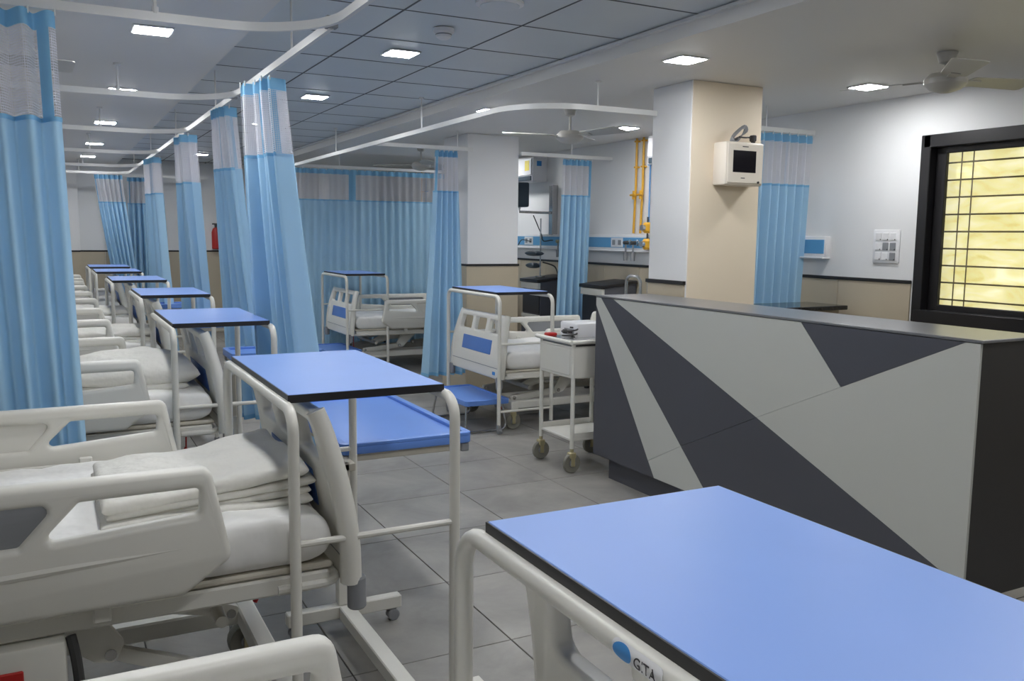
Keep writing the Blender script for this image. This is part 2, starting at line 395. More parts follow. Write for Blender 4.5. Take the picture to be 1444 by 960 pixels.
# ------------------------------------------------------------------ ceiling lamps
def lamp(x, y, z, label, s=.155):
    o = thing('ceiling_downlight', label, 'ceiling light', (x, y, z), 0, 'square recessed ceiling lights')
    h = s / 2
    B().box(-h - .012, h + .012, -h - .012, h + .012, -.008, .0, .003, 1).done('rim', APPL, o, smooth=False)
    B().box(-h, h, -h, h, -.0095, -.0079).done('diffuser', LAMPM, o, smooth=False)
for i, y in enumerate((.5, 2.5, 4.48, 6.44, 8.39, 10.45, 12.25)):
    lamp(.46, y, ZC, ['square white ceiling light above the camera side of left row', 'square white ceiling light over the nearest left row bed', 'large bright square ceiling light left of the nearest curved curtain track', 'square ceiling light hidden behind the third curtain track', 'square ceiling light on the left plain ceiling, second nearest', 'square ceiling light on the left plain ceiling, second from the far end', 'square ceiling light on left plain ceiling closest to the far wall'][i])
for i, y in enumerate((1.2, 2.97, 4.75, 6.55, 8.4, 10.25, 12.1)):
    lamp(1.77, y, ZG - .004, ['square light in the grey panel ceiling behind the camera', 'square light in the grey panel ceiling beside round speaker', 'brightest square light in grey panel ceiling near the smoke detector', 'square light in grey panel ceiling right of nearest slender curtain', 'square light in panel ceiling hidden behind the second tall curtain', 'square light in panel ceiling showing right of third curtain', 'small far square light in panel ceiling near the back wall'][i])
for x, y, lb in ((2.97, 1.6, 'square light on right plain ceiling above the reception counter'), (2.98, 3.78, 'bright square ceiling light just in front of the cream pillar'), (2.94, 6.0, 'square ceiling light touching the curved right curtain track'), (4.45, 1.7, 'square ceiling light near the window out of view'), (4.45, 3.87, 'bright square ceiling light beside the fan near the window'), (4.4, 6.35, 'small square ceiling light beside the fan behind the cream pillar'), (4.4, 9.2, 'added unseen ceiling light beyond the white pillar')):  # the light beyond the white pillar is unseen, added to brighten that area
    lamp(x, y, ZC, lb)

# ------------------------------------------------------------------ curtain tracks
ZT = 2.25
TP = [(-.009, -.016), (.009, -.016), (.009, .016), (-.009, .016)]
YT = [3.49, 5.45, 7.42, 9.45, 11.45, 12.9]
ords = ['nearest', 'second', 'third', 'fourth', 'fifth', 'farthest']
for i, yk in enumerate(YT):
    o = thing('curtain_track', 'white curved curtain rail on left row, %s from the camera' % ords[i], 'curtain rail', (0, 0, 0), 0, 'curtain rails over the left bed row')
    yp = YT[i - 1] - .2 if i else -.6
    B().tube(fillet([(XL + .02, yk, ZT), (.955, yk, ZT), (.955, yp, ZT)], .38, 10), .01, profile=TP).done('rail', TRACK, o, ang=.9)
    for hx in (-.9, .37):
        B().tube([(hx, yk, ZT + .01), (hx, yk, ZC - .001)], .006, 8).lathe([(.02, ZC - .012), (.02, ZC - .001)], (hx, yk, 0), n=12).lathe([(.012, ZT + .012), (.012, ZT + .035)], (hx, yk, 0), n=10).done('hanger', TRACK, o)
    if i: B().box(.935, .975, yp - .02, yp + .02, ZT - .012, ZT + .03).done('joint_bracket', GREYP, o, smooth=False)
    B().tube([(.955, yp + .6, ZT + .01), (.955, yp + .6, ZG - .005)], .005, 8).done('hanger', TRACK, o)
o = thing('curtain_track', 'long white curtain rail on the right side bending towards the cream pillar', 'curtain rail')
B().tube(fillet([(3.385, 4.56, ZT), (2.47, 4.56, ZT), (2.47, 10.1, ZT)], .42, 10), .01, profile=TP).done('rail', TRACK, o, ang=.9)
for hx, hy in ((2.95, 4.56), (2.47, 6.2), (2.47, 8.4)):
    zc = ZC if hx > GX1 else ZG
    B().tube([(hx, hy, ZT + .01), (hx, hy, zc - .001)], .005, 8).lathe([(.018, zc - .012), (.018, zc - .001)], (hx, hy, 0), n=12).done('hanger', TRACK, o)
o = thing('curtain_track', 'white curtain rail carrying the wide spread blue curtain', 'curtain rail')
B().tube([(2.47, 10.08, ZT), (4.97, 10.08, ZT)], .01, profile=TP).done('rail', TRACK, o, ang=.9)
for hx in (3.0, 4.3): B().tube([(hx, 10.08, ZT + .01), (hx, 10.08, ZC - .001)], .005, 8).done('hanger', TRACK, o)
for yy, xa, xb, lb in ((7.3, 2.48, 3.4, 'short white curtain rail reaching the white pillar'), (13.27, .9, 2.0, 'short white curtain rail close to the back wall')):
    o = thing('curtain_track', lb, 'curtain rail')
    B().tube([(xa, yy, ZT), (xb, yy, ZT)], .01, profile=TP).done('rail', TRACK, o, ang=.9)
    B().tube([(xb - .15, yy, ZT + .01), (xb - .15, yy, (ZC if xb > GX1 else ZG) - .001)], .005, 8).done('hanger', TRACK, o)
for yy, x0, lb in ((7.4, 3.95, 'white curtain rail between white pillar and right wall'), (4.78, 3.95, 'white curtain rail behind the cream pillar by right wall')):
    o = thing('curtain_track', lb, 'curtain rail')
    B().tube([(x0, yy, ZT), (4.97, yy, ZT)], .01, profile=TP).done('rail', TRACK, o, ang=.9)
    B().tube([(4.5, yy, ZT + .01), (4.5, yy, ZC - .001)], .005, 8).done('hanger', TRACK, o)

# ------------------------------------------------------------------ curtains
def curtain(label, top, bot, n, amp, ztop=2.225, zop=1.87, hem=.25, seed=0, strips=(), amp_b=None, group='blue curtains gathered on rails', res=12, mid=None):
    """top/bot: plan polyline ends ((x,y),(x,y)); folds run across the line"""
    rnd = random.Random(seed)
    ph = [rnd.uniform(0, 2 * PI) for _ in range(6)]; am = [rnd.uniform(.55, 1.25) for _ in range(n + 2)]
    amp_b = amp_b or amp * 1.25
    cx = (top[0][0] + top[1][0]) / 2; cy = (top[0][1] + top[1][1]) / 2
    o = thing('privacy_curtain', label, 'curtain', (cx, cy, hem), 0, group)
    N = n * res
    def pt(s, z):
        t = (ztop - z) / (ztop - hem); tt = t ** 1.15
        p0 = Vector(top[0]).lerp(Vector(bot[0]), tt); p1 = Vector(top[1]).lerp(Vector(bot[1]), tt)
        p = p0.lerp(p1, s + .012 * math.sin(9 * s + ph[0]) * t); d = (p1 - p0).normalized(); nn = Vector((-d.y, d.x))
        A = (amp + (amp_b - amp) * t); q = s * n; k = int(q); f = q - k
        aa = am[k] * (1 - f) + am[k + 1] * f
        off = A * aa * math.sin(2 * PI * q + ph[1] + .5 * t * math.sin(5 * s + ph[2])) + .35 * A * math.sin(4 * PI * q * .77 + ph[3] + t) * t
        side = .3 * A * math.cos(2 * PI * q + ph[4]) * aa
        p = p + nn * off + d * side * .35
        return Vector((p.x - cx, p.y - cy, z - hem))
    ucoord = [0.0]
    for i in range(N): ucoord.append(ucoord[-1] + (pt((i + 1) / N, ztop) - pt(i / N, ztop)).length)
    def sheet(name, z0, z1, nz, m, s0=0, s1=1, push=0.0, par=o):
        i0, i1 = int(round(s0 * N)), int(round(s1 * N))
        vs, uv, fs = [], [], []
        W = i1 - i0 + 1
        for j in range(nz + 1):
            z = z1 + (z0 - z1) * j / nz
            for i in range(i0, i1 + 1):
                v = pt(i / N, z)
                if push:
                    a = pt(max(0, i - 1) / N, z); b = pt(min(N, i + 1) / N, z); d = (b - a).normalized(); v = v + Vector((d.y, -d.x, 0)) * push
                vs.append(v); uv.append((ucoord[i], z))
        for j in range(nz):
            for i in range(W - 1): fs.append((j * W + i, j * W + i + 1, (j + 1) * W + i + 1, (j + 1) * W + i))
        me = bpy.data.meshes.new(name); me.from_pydata(vs, [], fs); u = me.uv_layers.new(name='UVMap')
        for l in me.loops: u.data[l.index].uv = uv[l.vertex_index]
        for p in me.polygons: p.use_smooth = True
        return link(name, me, m, par)
    sheet('header_band', ztop - .055, ztop, 2, CLOTHD)
    sheet('net_panel', zop, ztop - .055, 6, NET)
    dr = sheet('drape', hem, zop, 24, CLOTH)
    sheet('drape_top_seam', zop - .012, zop + .004, 1, CLOTHD, push=.002, par=dr)
    sheet('hem_band', hem, hem + .03, 1, CLOTHD, push=.002, par=dr)
    for s in strips: sheet('seam_strip', zop, ztop - .055, 6, CLOTHD, s, min(1, s + max(2.0 / N, .035)), push=.002)
    for k in range(n + 1):
        p = pt(min(1, k / n), ztop)
        B().tube([(p.x, p.y, p.z - .012), (p.x, p.y, p.z + .012)], .004, 6).done('hook', TRACK, o)
    return o
# left row, on the rail along the bed feet (gathered)
curtain('nearest gathered curtain on the foot rail, behind the second blue table', ((.93, 4.68), (1.0, 4.36)), ((1.02, 4.72), (1.2, 4.36)), 5, .055, seed=1, strips=(.42, .93), amp_b=.085)
curtain('gathered curtain on the foot rail, second behind the nearest one', ((.94, 5.78), (.98, 5.48)), ((1.02, 6.12), (1.26, 5.86)), 5, .055, seed=2, strips=(.5, .9), amp_b=.07)
curtain('gathered curtain on the foot rail, third in the row', ((.95, 7.6), (.98, 7.2)), ((1.02, 8.0), (1.2, 7.8)), 5, .06, seed=3, strips=(.6,), amp_b=.07)
curtain('gathered curtain on the foot rail, fourth in the row', ((.95, 10.0), (.98, 9.55)), ((.96, 10.1), (1.08, 9.5)), 5, .06, seed=4, strips=(.7,), amp_b=.07)
curtain('far gathered curtain with clear netting in front of the back wall', ((.97, 13.3), (1.3, 13.25)), ((.95, 13.3), (1.35, 13.25)), 5, .05, seed=5, strips=(.05,), amp_b=.06)
curtain('slanting gathered curtain before the back wall, leftmost of the far ones', ((.54, 12.9), (.88, 12.88)), ((.82, 12.9), (1.08, 12.88)), 6, .035, seed=6, strips=(.02, .9), amp_b=.05)
curtain('big near curtain at the left edge of the photograph', ((-.62, 3.49), (.045, 3.49)), ((-.55, 3.5), (.1, 3.5)), 8, .05, seed=8, strips=(.22, .5, .93), amp_b=.055)
# right side
curtain('wide spread pale blue curtain behind the far right bed', ((2.3, 10.1), (4.7, 10.1)), ((2.3, 10.12), (4.7, 10.12)), 26, .022, zop=1.875, hem=.12, seed=9, strips=(.34,), amp_b=.028, res=8)
curtain('gathered curtain hanging against the white pillar', ((3.04, 7.3), (3.26, 7.3)), ((2.92, 7.3), (3.34, 7.3)), 5, .04, zop=1.87, hem=.22, seed=10, strips=(.02,), amp_b=.06)
curtain('gathered curtain between the two dark bedside lockers', ((4.43, 7.45), (4.76, 7.45)), ((4.36, 7.45), (4.74, 7.45)), 5, .04, seed=11, zop=1.88, hem=.3, strips=(.96,), amp_b=.045)
curtain('gathered curtain by right wall beyond the cream pillar', ((4.45, 4.78), (4.93, 4.78)), ((4.42, 4.8), (4.88, 4.8)), 6, .04, seed=12, zop=1.87, hem=.3, strips=(.03, .55), amp_b=.035)

# ------------------------------------------------------------------ hospital beds
def caster(parent, x, y, r=.06, wide=.03, z=0.0):
    f = B().tube([(x, y, r * 2 + .01), (x, y, r * 2 + .05)], .012, 10).box(x - .022, x + .022, y - wide / 2 - .012, y + wide / 2 + .012, r * 1.55, r * 2.15, .006, 1)
    f.box(x - .014, x + .014, y - wide / 2 - .011, y - wide / 2 - .003, r * .7, r * 1.7, .002, 1).box(x - .014, x + .014, y + wide / 2 + .003, y + wide / 2 + .011, r * .7, r * 1.7, .002, 1)
    c = f.done('caster', FORK if r > .05 else GREYP, parent)
    B().lathe([(r * .5, -wide / 2 * .7), (r * .92, -wide / 2), (r, -wide / 4), (r, wide / 4), (r * .92, wide / 2), (r * .5, wide / 2 * .7)], (x, y, r), 'y', 20).done('wheel', WHEEL, c)
    B().lathe([(r * .35, -wide / 2 - .004), (r * .35, wide / 2 + .004)], (x, y, r), 'y', 12).done('wheel_hub', GREYP, c)
    return c
def board(name, parent, xc, z0, lean, head=False):
    """moulded foot or head board across the bed: handle openings along the top, blue inlay"""
    Wb, Wt, Hb = .45, .405, .48
    outer = rpoly([(-Wb, 0), (Wb, 0), (Wb + .012, .14), (Wt, Hb), (-Wt, Hb), (-Wb - .012, .14)], [.03, .03, .06, .045, .045, .06])
    holes = []
    for a0, a1 in ((-.35, -.155), (-.1, .1), (.155, .35)):
        s = .02
        holes.append(rpoly([(a0 - (s if a0 < -.2 else 0), .335), (a1 + (s if a1 > .2 else 0), .335), (a1, .437), (a0, .437)], .018)[::-1])
    mp = lambda a, b, c: (xc + c - lean * (b / Hb) ** 1.6, a, z0 + b)
    me = plate(outer, holes, .042, mp, .013, 3); o = link(name, me, WHITE, parent)
    for s in (1, -1):
        mp2 = lambda a, b, c, s=s: (xc + s * .021 + c - lean * (b / Hb) ** 1.6, a, z0 + b)
        link('blue_inlay', plate(rpoly([(-.26, .175), (.26, .175), (.26, .285), (-.26, .285)], .006), [], .006, mp2, .001, 1), PANELBLUE, o)
        link('seam', plate([(-.43, .082), (.43, .082), (.43, .086), (-.43, .086)], [], .003, mp2), GREYP, o)
        link('maker_badge', plate(rpoly([(.33, .03), (.375, .03), (.375, .055), (.33, .055)], .004), [], .004, mp2), LOGOB, o)
    for s in (1, -1):   # thick rounded end posts
        pts = [(xc - .0, s * (Wb - .012), z0 + .01), (xc - lean * .1, s * (Wb + .0), z0 + .14), (xc - lean * .35, s * (Wb - .018), z0 + .28), (xc - lean * .75, s * (Wt - .0), z0 + .41), (xc - lean - .004, s * (Wt - .012), z0 + .478)]
        B().tube(smooth_path(pts, 4), .03, 12, r1=.026).done('end_post', WHITE, o)
    return o
def smooth_path(pts, k):
    pts = [Vector(p) for p in pts]; out = []
    for i in range(len(pts) - 1):
        p0, p1, p2, p3 = pts[max(0, i - 1)], pts[i], pts[i + 1], pts[min(len(pts) - 1, i + 2)]
        for j in range(k):
            t = j / k
            out.append(.5 * ((2 * p1) + (p2 - p0) * t + (2 * p0 - 5 * p1 + 4 * p2 - p3) * t * t + (3 * p1 - p0 - 3 * p2 + p3) * t ** 3))
    out.append(pts[-1]); return out
def side_rail(parent, x0, x1, y, z0, side, mirror=False):
    """moulded side rail; x1 is the end nearer the foot"""
    H = .315
    L = x1 - x0
    a = lambda u: u
    outer = rpoly([(0.1, 0), (L - .115, 0), (L, .085), (L - .045, H), (.05, H), (0, .11)], [.05, .03, .03, .03, .03, .03])
    h1 = rpoly([(L - .42, .18), (L - .075, .205), (L - .07, H - .048), (L - .335, H - .05)], .013)[::-1]
    h2 = rpoly([(.1, .175), (L - .46, .18), (L - .385, H - .05), (.12, H - .048)], .013)[::-1]
    if mirror:
        mx = lambda pl: [(L - p, q) for p, q in pl][::-1]
        outer, h1, h2 = mx(outer), mx(h1), mx(h2)
    mp = lambda a, b, c: (x0 + a, y + c + side * .02 * math.sin(min(1, b / H) * PI), z0 + b)
    o = link('side_rail', plate(outer, [h1] + ([h2]), .046, mp, .016, 3), WHITE, parent)
    cx0 = .07 if not mirror else L - .07
    q = [(.105, .17), (L - .445, .175), (L - .38, H - .045), (.115, H - .043)]
    if mirror: q = [(L - p, r) for p, r in q][::-1]
    link('control_panel', plate(rpoly(q, .02), [], .02, lambda a, b, c: (x0 + a, y + c + side * .016, z0 + b), .004, 1), GREYP if side < 0 else WHITE, o)
    # moulded ridge along the outside face
    B().tube(smooth_path([(x0 + .06, y + side * .028, z0 + .1), (x0 + L / 2, y + side * .034, z0 + .115), (x0 + L - .05, y + side * .028, z0 + .13)], 4), .012, 8).done('ridge', WHITE, o)
    # swing brackets
    for bx in (x0 + L * .3, x0 + L * .7):
        B().box(bx - .02, bx + .02, y - side * .03 - .008, y - side * .03 + .008, z0 - .05, z0 + .15, .004, 1).done('rail_bracket', STEEL, o, smooth=False)
    return o
def pillow_mesh(lx, ly, lz, nx=22, ny=16, wr=.006, seed=0, edge=4.0, fine=9.0):
    """soft closed slab with rounded edges and wrinkles"""
    vs, fs = [], []
    def e(u): return max(0, 1 - abs(u) ** edge) ** (1 / 2.2)
    for sgn in (1, -1):
        for j in range(ny + 1):
            for i in range(nx + 1):
                u, v = 2 * i / nx - 1, 2 * j / ny - 1
                pw = 2.4 if edge > 12 else 1.6
                u = math.copysign(1 - (1 - abs(u)) ** pw, u); v = math.copysign(1 - (1 - abs(v)) ** pw, v)
                h = e(u) * e(v)
                nz = noise.noise(Vector((u * lx * fine, v * ly * fine, seed + sgn))) * wr + noise.noise(Vector((u * lx * 3, v * ly * 3, seed * 2.1))) * wr * 1.6
                vs.append((u * lx / 2, v * ly / 2, sgn * (lz / 2) * h + (nz * h if sgn > 0 else nz * .3 * h)))
    n = (nx + 1) * (ny + 1)
    for s in (0, 1):
        for j in range(ny):
            for i in range(nx):
                q = [s * n + j * (nx + 1) + i, s * n + j * (nx + 1) + i + 1, s * n + (j + 1) * (nx + 1) + i + 1, s * n + (j + 1) * (nx + 1) + i]
                fs.append(q if s == 0 else q[::-1])
    me = bpy.data.meshes.new('soft'); me.from_pydata(vs, [], fs)
    bm = bmesh.new(); bm.from_mesh(me); bmesh.ops.remove_doubles(bm, verts=list(bm.verts), dist=1e-4); bmesh.ops.recalc_face_normals(bm, faces=list(bm.faces)); bm.to_mesh(me); bm.free()
    for p in me.polygons: p.use_smooth = True
    return me
def make_bed(lift, label, loc, rz, group):
    o = thing('hospital_bed', label, 'hospital bed', loc, rz, group)
    zd = .47 + lift            # deck top
    # base on the floor
    b = B()
    for s in (1, -1): b.box(-1.82, -.15, s * .33 - .025, s * .33 + .025, .15, .21, .006, 1)
    for x in (-1.82, -.15): b.box(x - .03, x + .03, -.40, .40, .15, .215, .006, 1)
    b.done('base_frame', STEEL, o, smooth=False)
    for x in (-1.8, -.14):
        for s in (1, -1): caster(o, x, s * .37, .065, .05)
    # deck frame
    b = B()
    for s in (1, -1): b.box(-1.9, -.06, s * .41 - .018, s * .41 + .018, zd - .075, zd - .025, .006, 1)
    for x in (-1.87, -1.3, -.75, -.12): b.box(x - .02, x + .02, -.41, .41, zd - .07, zd - .03, .005, 1)
    b.done('deck_frame', STEEL, o, smooth=False)
    B().box(-1.9, -.05, -.425, .425, zd - .022, zd - .004, .006, 1).done('deck', BEIGE, o, smooth=False)
    B().tube(fillet([(-.2, -.425, zd - .06), (-.03, -.425, zd - .06), (-.03, .425, zd - .06), (-.2, .425, zd - .06)], .06), .014, 10).done('foot_bumper_tube', STEEL, o)
    # lifting arms
    zb = zd - .06
    for s in (1, -1):
        for x0 in (-.86, -1.62):
            pl = rpoly([(x0, zd - .03), (x0 + .2, zd - .03), (x0 + .295, zd - .185), (x0 + .27, zd - .235), (x0 + .22, zd - .225)], .015)
            a = link('lift_bracket', plate(pl, [], .02, lambda a, b_, c, s=s: (a, s * .28 + c, b_), .003, 1), STEEL, o)
            B().lathe([(.015, -.014), (.015, .014)], (x0 + .26, s * .28, zd - .21), 'y', 12).done('pivot_bolt', CHROME, a)
            pl = rpoly([(x0 + .235, zd - .185), (x0 + .27, zd - .24), (x0 + .66, .19), (x0 + .68, .24)], .015)
            a = link('lift_arm', plate(pl, [], .028, lambda a, b_, c, s=s: (a, s * .255 + c, b_), .004, 1), STEEL, o)
            B().lathe([(.015, -.02), (.015, .02)], (x0 + .65, s * .255, .222), 'y', 12).done('pivot_bolt', CHROME, a)
        pl = rpoly([(-.72, zb + .02), (-.5, zb + .02), (-.31, zd - .15), (-.335, zd - .19), (-.5, zd - .15), (-.7, zb - .06)], .012)
        link('upper_arm', plate(pl, [], .025, lambda a, b_, c, s=s: (a, s * .2 + c, b_), .003, 1), STEEL, o)
    B().tube([(-.325, -.31, zd - .17), (-.325, .31, zd - .17)], .017, 12).done('torsion_tube', STEEL, o)
    B().tube([(-1.36, -.3, zd - .21), (-1.36, .3, zd - .21)], .02, 12).done('torsion_tube', STEEL, o)
    B().tube([(-1.3, 0, .25), (-.95, 0, zb - .02)], .03, 12).done('actuator', GREYP, o)
    B().box(-.86, -.7, -.46, -.36, zd - .22, zd - .08, .01, 2).done('control_box', STEEL, o)
    B().box(-.85, -.79, -.467, -.459, zd - .2, zd - .13, .003, 1).done('red_label', RED, o)
    B().tube(smooth_path([(-.69, -.43, zd - .08), (-.68, -.44, zd - .14), (-.675, -.43, zd - .24), (-.69, -.42, zd - .26)], 4), .012, 8).done('cable_plug', DGREY, o)
    B().tube([(-.104, .2, zd - .27), (-.14, .2, zd - .345)], .008, 8).tube([(-.104, .2, zd - .27), (-.1, .2, zd - .07)], .004, 8).done('release_lever', RED, o)
    # bumpers at the foot corners
    fb = board('footboard', o, -.005, zd - .072, .075)
    for s in (1, -1): B().lathe([(.022, zd - .14), (.026, zd - .135), (.026, zd - .055), (.022, zd - .05)], (.01, s * .44, 0), 'z', 14).done('corner_bumper', GREYP, o)
    board('headboard', o, -1.93, zd - .072, -.075)
    side_rail(o, -1.31, -.325, -.475, zd - .005, -1); side_rail(o, -1.31, -.325, .475, zd - .005, 1)
    side_rail(o, -1.9, -1.36, -.475, zd + .02, -1, True); side_rail(o, -1.9, -1.36, .475, zd + .02, 1, True)
    pl = B().box(-1.18, -.66, .43, .442, zd + .02, zd + .13, .004, 1).done('mounting_plate', STEEL, o)
    for sx in (-.72, -.83): B().lathe([(.011, -.006), (.011, 0)], (sx, .43, zd + .095), 'y', 12).done('brass_screw', FORK, pl)
    B().box(-.8, -.76, .426, .431, zd + .03, zd + .075).done('latch', GREYP, pl, smooth=False)
    # mattress under a white sheet
    me = pillow_mesh(1.83, .86, .135, 46, 24, .004, seed=3, edge=40, fine=5); m = link('mattress', me, SHEET, o, (-.98, 0, zd + .062))
    me = pillow_mesh(1.845, .875, .13, 70, 36, .008, seed=5, edge=44, fine=9); link('bed_sheet', me, SHEET, m, (0, 0, .007))
    return o
LX, YB, PITCHB = .70, [.70, 2.68, 4.70, 6.73, 8.75, 10.75, 12.35], 2.02
bed_l = ['raised white hospital bed nearest the camera, foot under the largest blue tabletop',
         'raised white hospital bed with folded linen, foot under second blue table',
         'white hospital bed with a plump pillow, foot under third blue table from camera',
         'white hospital bed whose foot is under the fourth blue table of left row',
         'white hospital bed whose foot is under the fifth blue table of left row',
         'white hospital bed second from the back wall in left row',
         'white hospital bed closest to the back wall in left row']
bed0 = make_bed(.14, bed_l[0], (LX, YB[0], 0), 0, 'hospital beds of the left row')
for i in range(1, 7): dup(bed0, (LX - .01 * (i % 2), YB[i], 0), 0, bed_l[i])
YR1, YR2, XF1, XF2 = 6.29, 9.5, 2.965, 2.80
bedr = make_bed(0.0, 'white hospital bed on the right beside the steel trolley', (XF1, YR1, 0), PI, 'hospital beds of the right side')
dup(bedr, (XF2, YR2, 0), PI, 'white hospital bed before the wide spread curtain')

# ------------------------------------------------------------------ bridge tables over the bed feet
ZTAB = 1.065
def make_bridge(label, loc, group, logo=False):
    o = thing('overbed_bridge_table', label, 'table', loc, 0, group)
    hx, hy, r = .22, .405, .015
    top = B().box(-hx, hx, -hy, hy, ZTAB - .022, ZTAB, .0015, 1).done('table_top', BLUE, o, smooth=False)
    e = B()
    t = .0022
    e.box(-hx - t, hx + t, -hy - t, -hy + .0008, ZTAB - .0225, ZTAB - .0012).box(-hx - t, hx + t, hy - .0008, hy + t, ZTAB - .0225, ZTAB - .0012)
    e.box(-hx - t, -hx + .0008, -hy, hy, ZTAB - .0225, ZTAB - .0012).box(hx - .0008, hx + t, -hy, hy, ZTAB - .0225, ZTAB - .0012)
    e.done('edge_band', BLACK, top, smooth=False)
    zt = ZTAB - .016 - r
    ly = hy + .07
    for s in (1, -1):
        x = s * (hx + .006)
        B().tube(fillet([(x, -ly, .045), (x, -ly, zt), (x, ly, zt), (x, ly, .045)], .062, 8), r, 12).done('leg_frame', STEEL, o)
        for q in (1, -1):
            c = B().box(x - .016, x + .016, q * ly - .016, q * ly + .016, .028, .075, .005, 1).done('foot_caster', GREYP, o)
            B().lathe([(.02, -.016), (.024, -.012), (.024, .012), (.02, .016)], (x + .006, q * ly, .024), 'x', 14).done('wheel', GREYP, c)
    for q in (1, -1):
        for z in (.68, .17): B().tube([(-hx - .006, q * ly, z), (hx + .006, q * ly, z)], .0095, 10).done('cross_bar', STEEL, o)
    for q in (-.3, .3): B().box(-hx + .01, hx - .01, q * hy * 2 - .012, q * hy * 2 + .012, zt - .002, ZTAB - .0221).done('top_bearer', STEEL, o, smooth=False)
    return o
tx = [.776, .755, .705, .74, .68, .63, .62]
ty = [.73, 2.69, 4.72, 6.74, 8.75, 10.6, 12.0]
tlab = ['blue-topped bridge table largest in the foreground with a round blue sticker', 'second blue-topped bridge table from the camera, over the stacked linen', 'blue-topped bridge table over the bed with plump pillow, third from camera',
        'blue-topped bridge table fourth from the camera in left row', 'blue-topped bridge table fifth from the camera in left row', 'blue-topped bridge table second from the back wall', 'blue-topped bridge table farthest back in left row']
tb0 = make_bridge(tlab[0], (tx[0], ty[0], 0), 'bridge tables of the left row')
for i in range(1, 7): dup(tb0, (tx[i], ty[i], 0), 0, tlab[i])
dup(tb0, (3.15, 6.265, 0), 0, 'blue-topped bridge table over the right bed beside the trolley', 'bridge tables of the right side')
dup(tb0, (2.975, 9.5, 0), 0, 'blue-topped bridge table over the far right bed before spread curtain', 'bridge tables of the right side')
# maker sticker on the near table's tube
zs = ZTAB - .016 - .015
def sticker_map(a, b, c): # a along -Y, b around the tube
    th = b / .0153
    rr = .0153 + c
    return (-.226 - rr * math.cos(th), -a, zs + rr * math.sin(th))
ell = [(.004 + .017 * math.cos(2 * PI * k / 24), .010 * math.sin(2 * PI * k / 24)) for k in range(24)]
base = rpoly([(-.016, -.012), (.075, -.012), (.075, .012), (-.016, .012)], .008)
STY = .028
def stick(name, pl, m, c, par):
    me = plate(pl, [], .0006, lambda a, b, cc: sticker_map(a - STY, b, c + cc)); return link(name, me, m, par)
sk = stick('maker_sticker', base, APPL, .0004, tb0)
stick('sticker_emblem', ell, LOGOB, .001, sk)
fc = bpy.data.curves.new('t', 'FONT'); fc.body = 'GITA'; fc.size = .017; fc.extrude = .0002
fo = bpy.data.objects.new('t', fc); C.objects.link(fo)
fm = bpy.data.meshes.new_from_object(fo.evaluated_get(bpy.context.evaluated_depsgraph_get())); bpy.data.objects.remove(fo)
for v in fm.vertices: v.co = Vector(sticker_map(v.co.x + .026 - STY, v.co.y - .006, .0011 + v.co.z))
fm.materials.clear(); link('sticker_lettering', fm, PRINT, sk)

# ------------------------------------------------------------------ overbed tray tables standing at the bed feet
def make_tray(label, loc, group, z=.645, ln=1.0):
    o = thing('overbed_tray_table', label, 'table', loc, 0, group)   # origin: column foot
    x0, x1, y0, y1 = .02, .57, .085, .085 + ln
    out = rpoly([(x0, y0), (x1, y0), (x1, y1), (x0, y1)], .03)
    t = link('tray', plate(out, [], .03, lambda a, b, c: (a, b, z + .015 + c), .004, 2), TRAYBLUE, o)
    link('tray_lip', plate(out, [rpoly([(x0 + .03, y0 + .03), (x1 - .03, y0 + .03), (x1 - .03, y1 - .03), (x0 + .03, y1 - .03)], .02)[::-1]], .016, lambda a, b, c: (a, b, z + .036 + c), .004, 2), TRAYBLUE, t)
    B().box(x0 + .02, x1 - .02, y0 + .015, y0 + .04, z - .03, z, .003, 1).done('frame_bar', BEIGE, o, smooth=False)
    B().box(x0 + .02, x1 - .02, y1 - .04, y1 - .015, z - .03, z, .003, 1).done('frame_bar', BEIGE, o, smooth=False)
    B().box(x0 + .02, x0 + .045, y0 + .04, y1 - .04, z - .03, z, .003, 1).done('frame_bar', BEIGE, o, smooth=False)
    B().box(x1 - .045, x1 - .02, y0 + .04, y1 - .04, z - .03, z, .003, 1).done('frame_bar', BEIGE, o, smooth=False)
    for x in (x0 + .03, x1 - .03):
        for y in (y0 + .024, y1 - .024): B().box(x - .018, x + .018, y - .018, y + .018, z - .036, z, .004, 1).done('corner_cap', GREYP, o, smooth=False)
    B().box(-.03, .03, -.02, .02, .1, .42, .004, 1).done('column', STEEL, o, smooth=False)
    B().box(-.022, .022, -.014, .014, .42, z - .004, .003, 1).done('inner_column', BEIGE, o, smooth=False)
    B().box(-.02, .045, -.014, .13, z - .034, z - .004, .003, 1).done('support_arm', BEIGE, o, smooth=False)
    B().box(-.22, .22, -.022, .022, .05, .1, .004, 1).done('base_beam', STEEL, o, smooth=False)
    B().box(-.028, .028, -.72, -.022, .05, .1, .004, 1).done('base_beam', STEEL, o, smooth=False)
    B().box(-.22, .22, -.765, -.72, .05, .1, .004, 1).done('base_beam', STEEL, o, smooth=False)
    for x in (-.19, .19):
        for y in (0, -.742):
            c = B().tube([(x, y, .03), (x, y, .05)], .009, 8).box(x - .012, x + .012, y - .017, y + .017, .028, .05, .003, 1).done('caster', GREYP, o)
            for s in (1, -1): B().lathe([(.019, s * .013 - .007), (.023, s * .013 - .004), (.023, s * .013 + .004), (.019, s * .013 + .007)], (x, y, .0231), 'y', 14).done('wheel', GREYP, c)
    return o
TG = 'overbed tray tables of the left row'
make_tray('blue overbed tray table on a T-shaped wheeled base beside the folded-linen bed', (.925, 3.11, 0), TG)
tray0 = make_tray('blue overbed tray table at the foot of the pillow bed', (.9, 5.24, 0), TG, .73, .34)
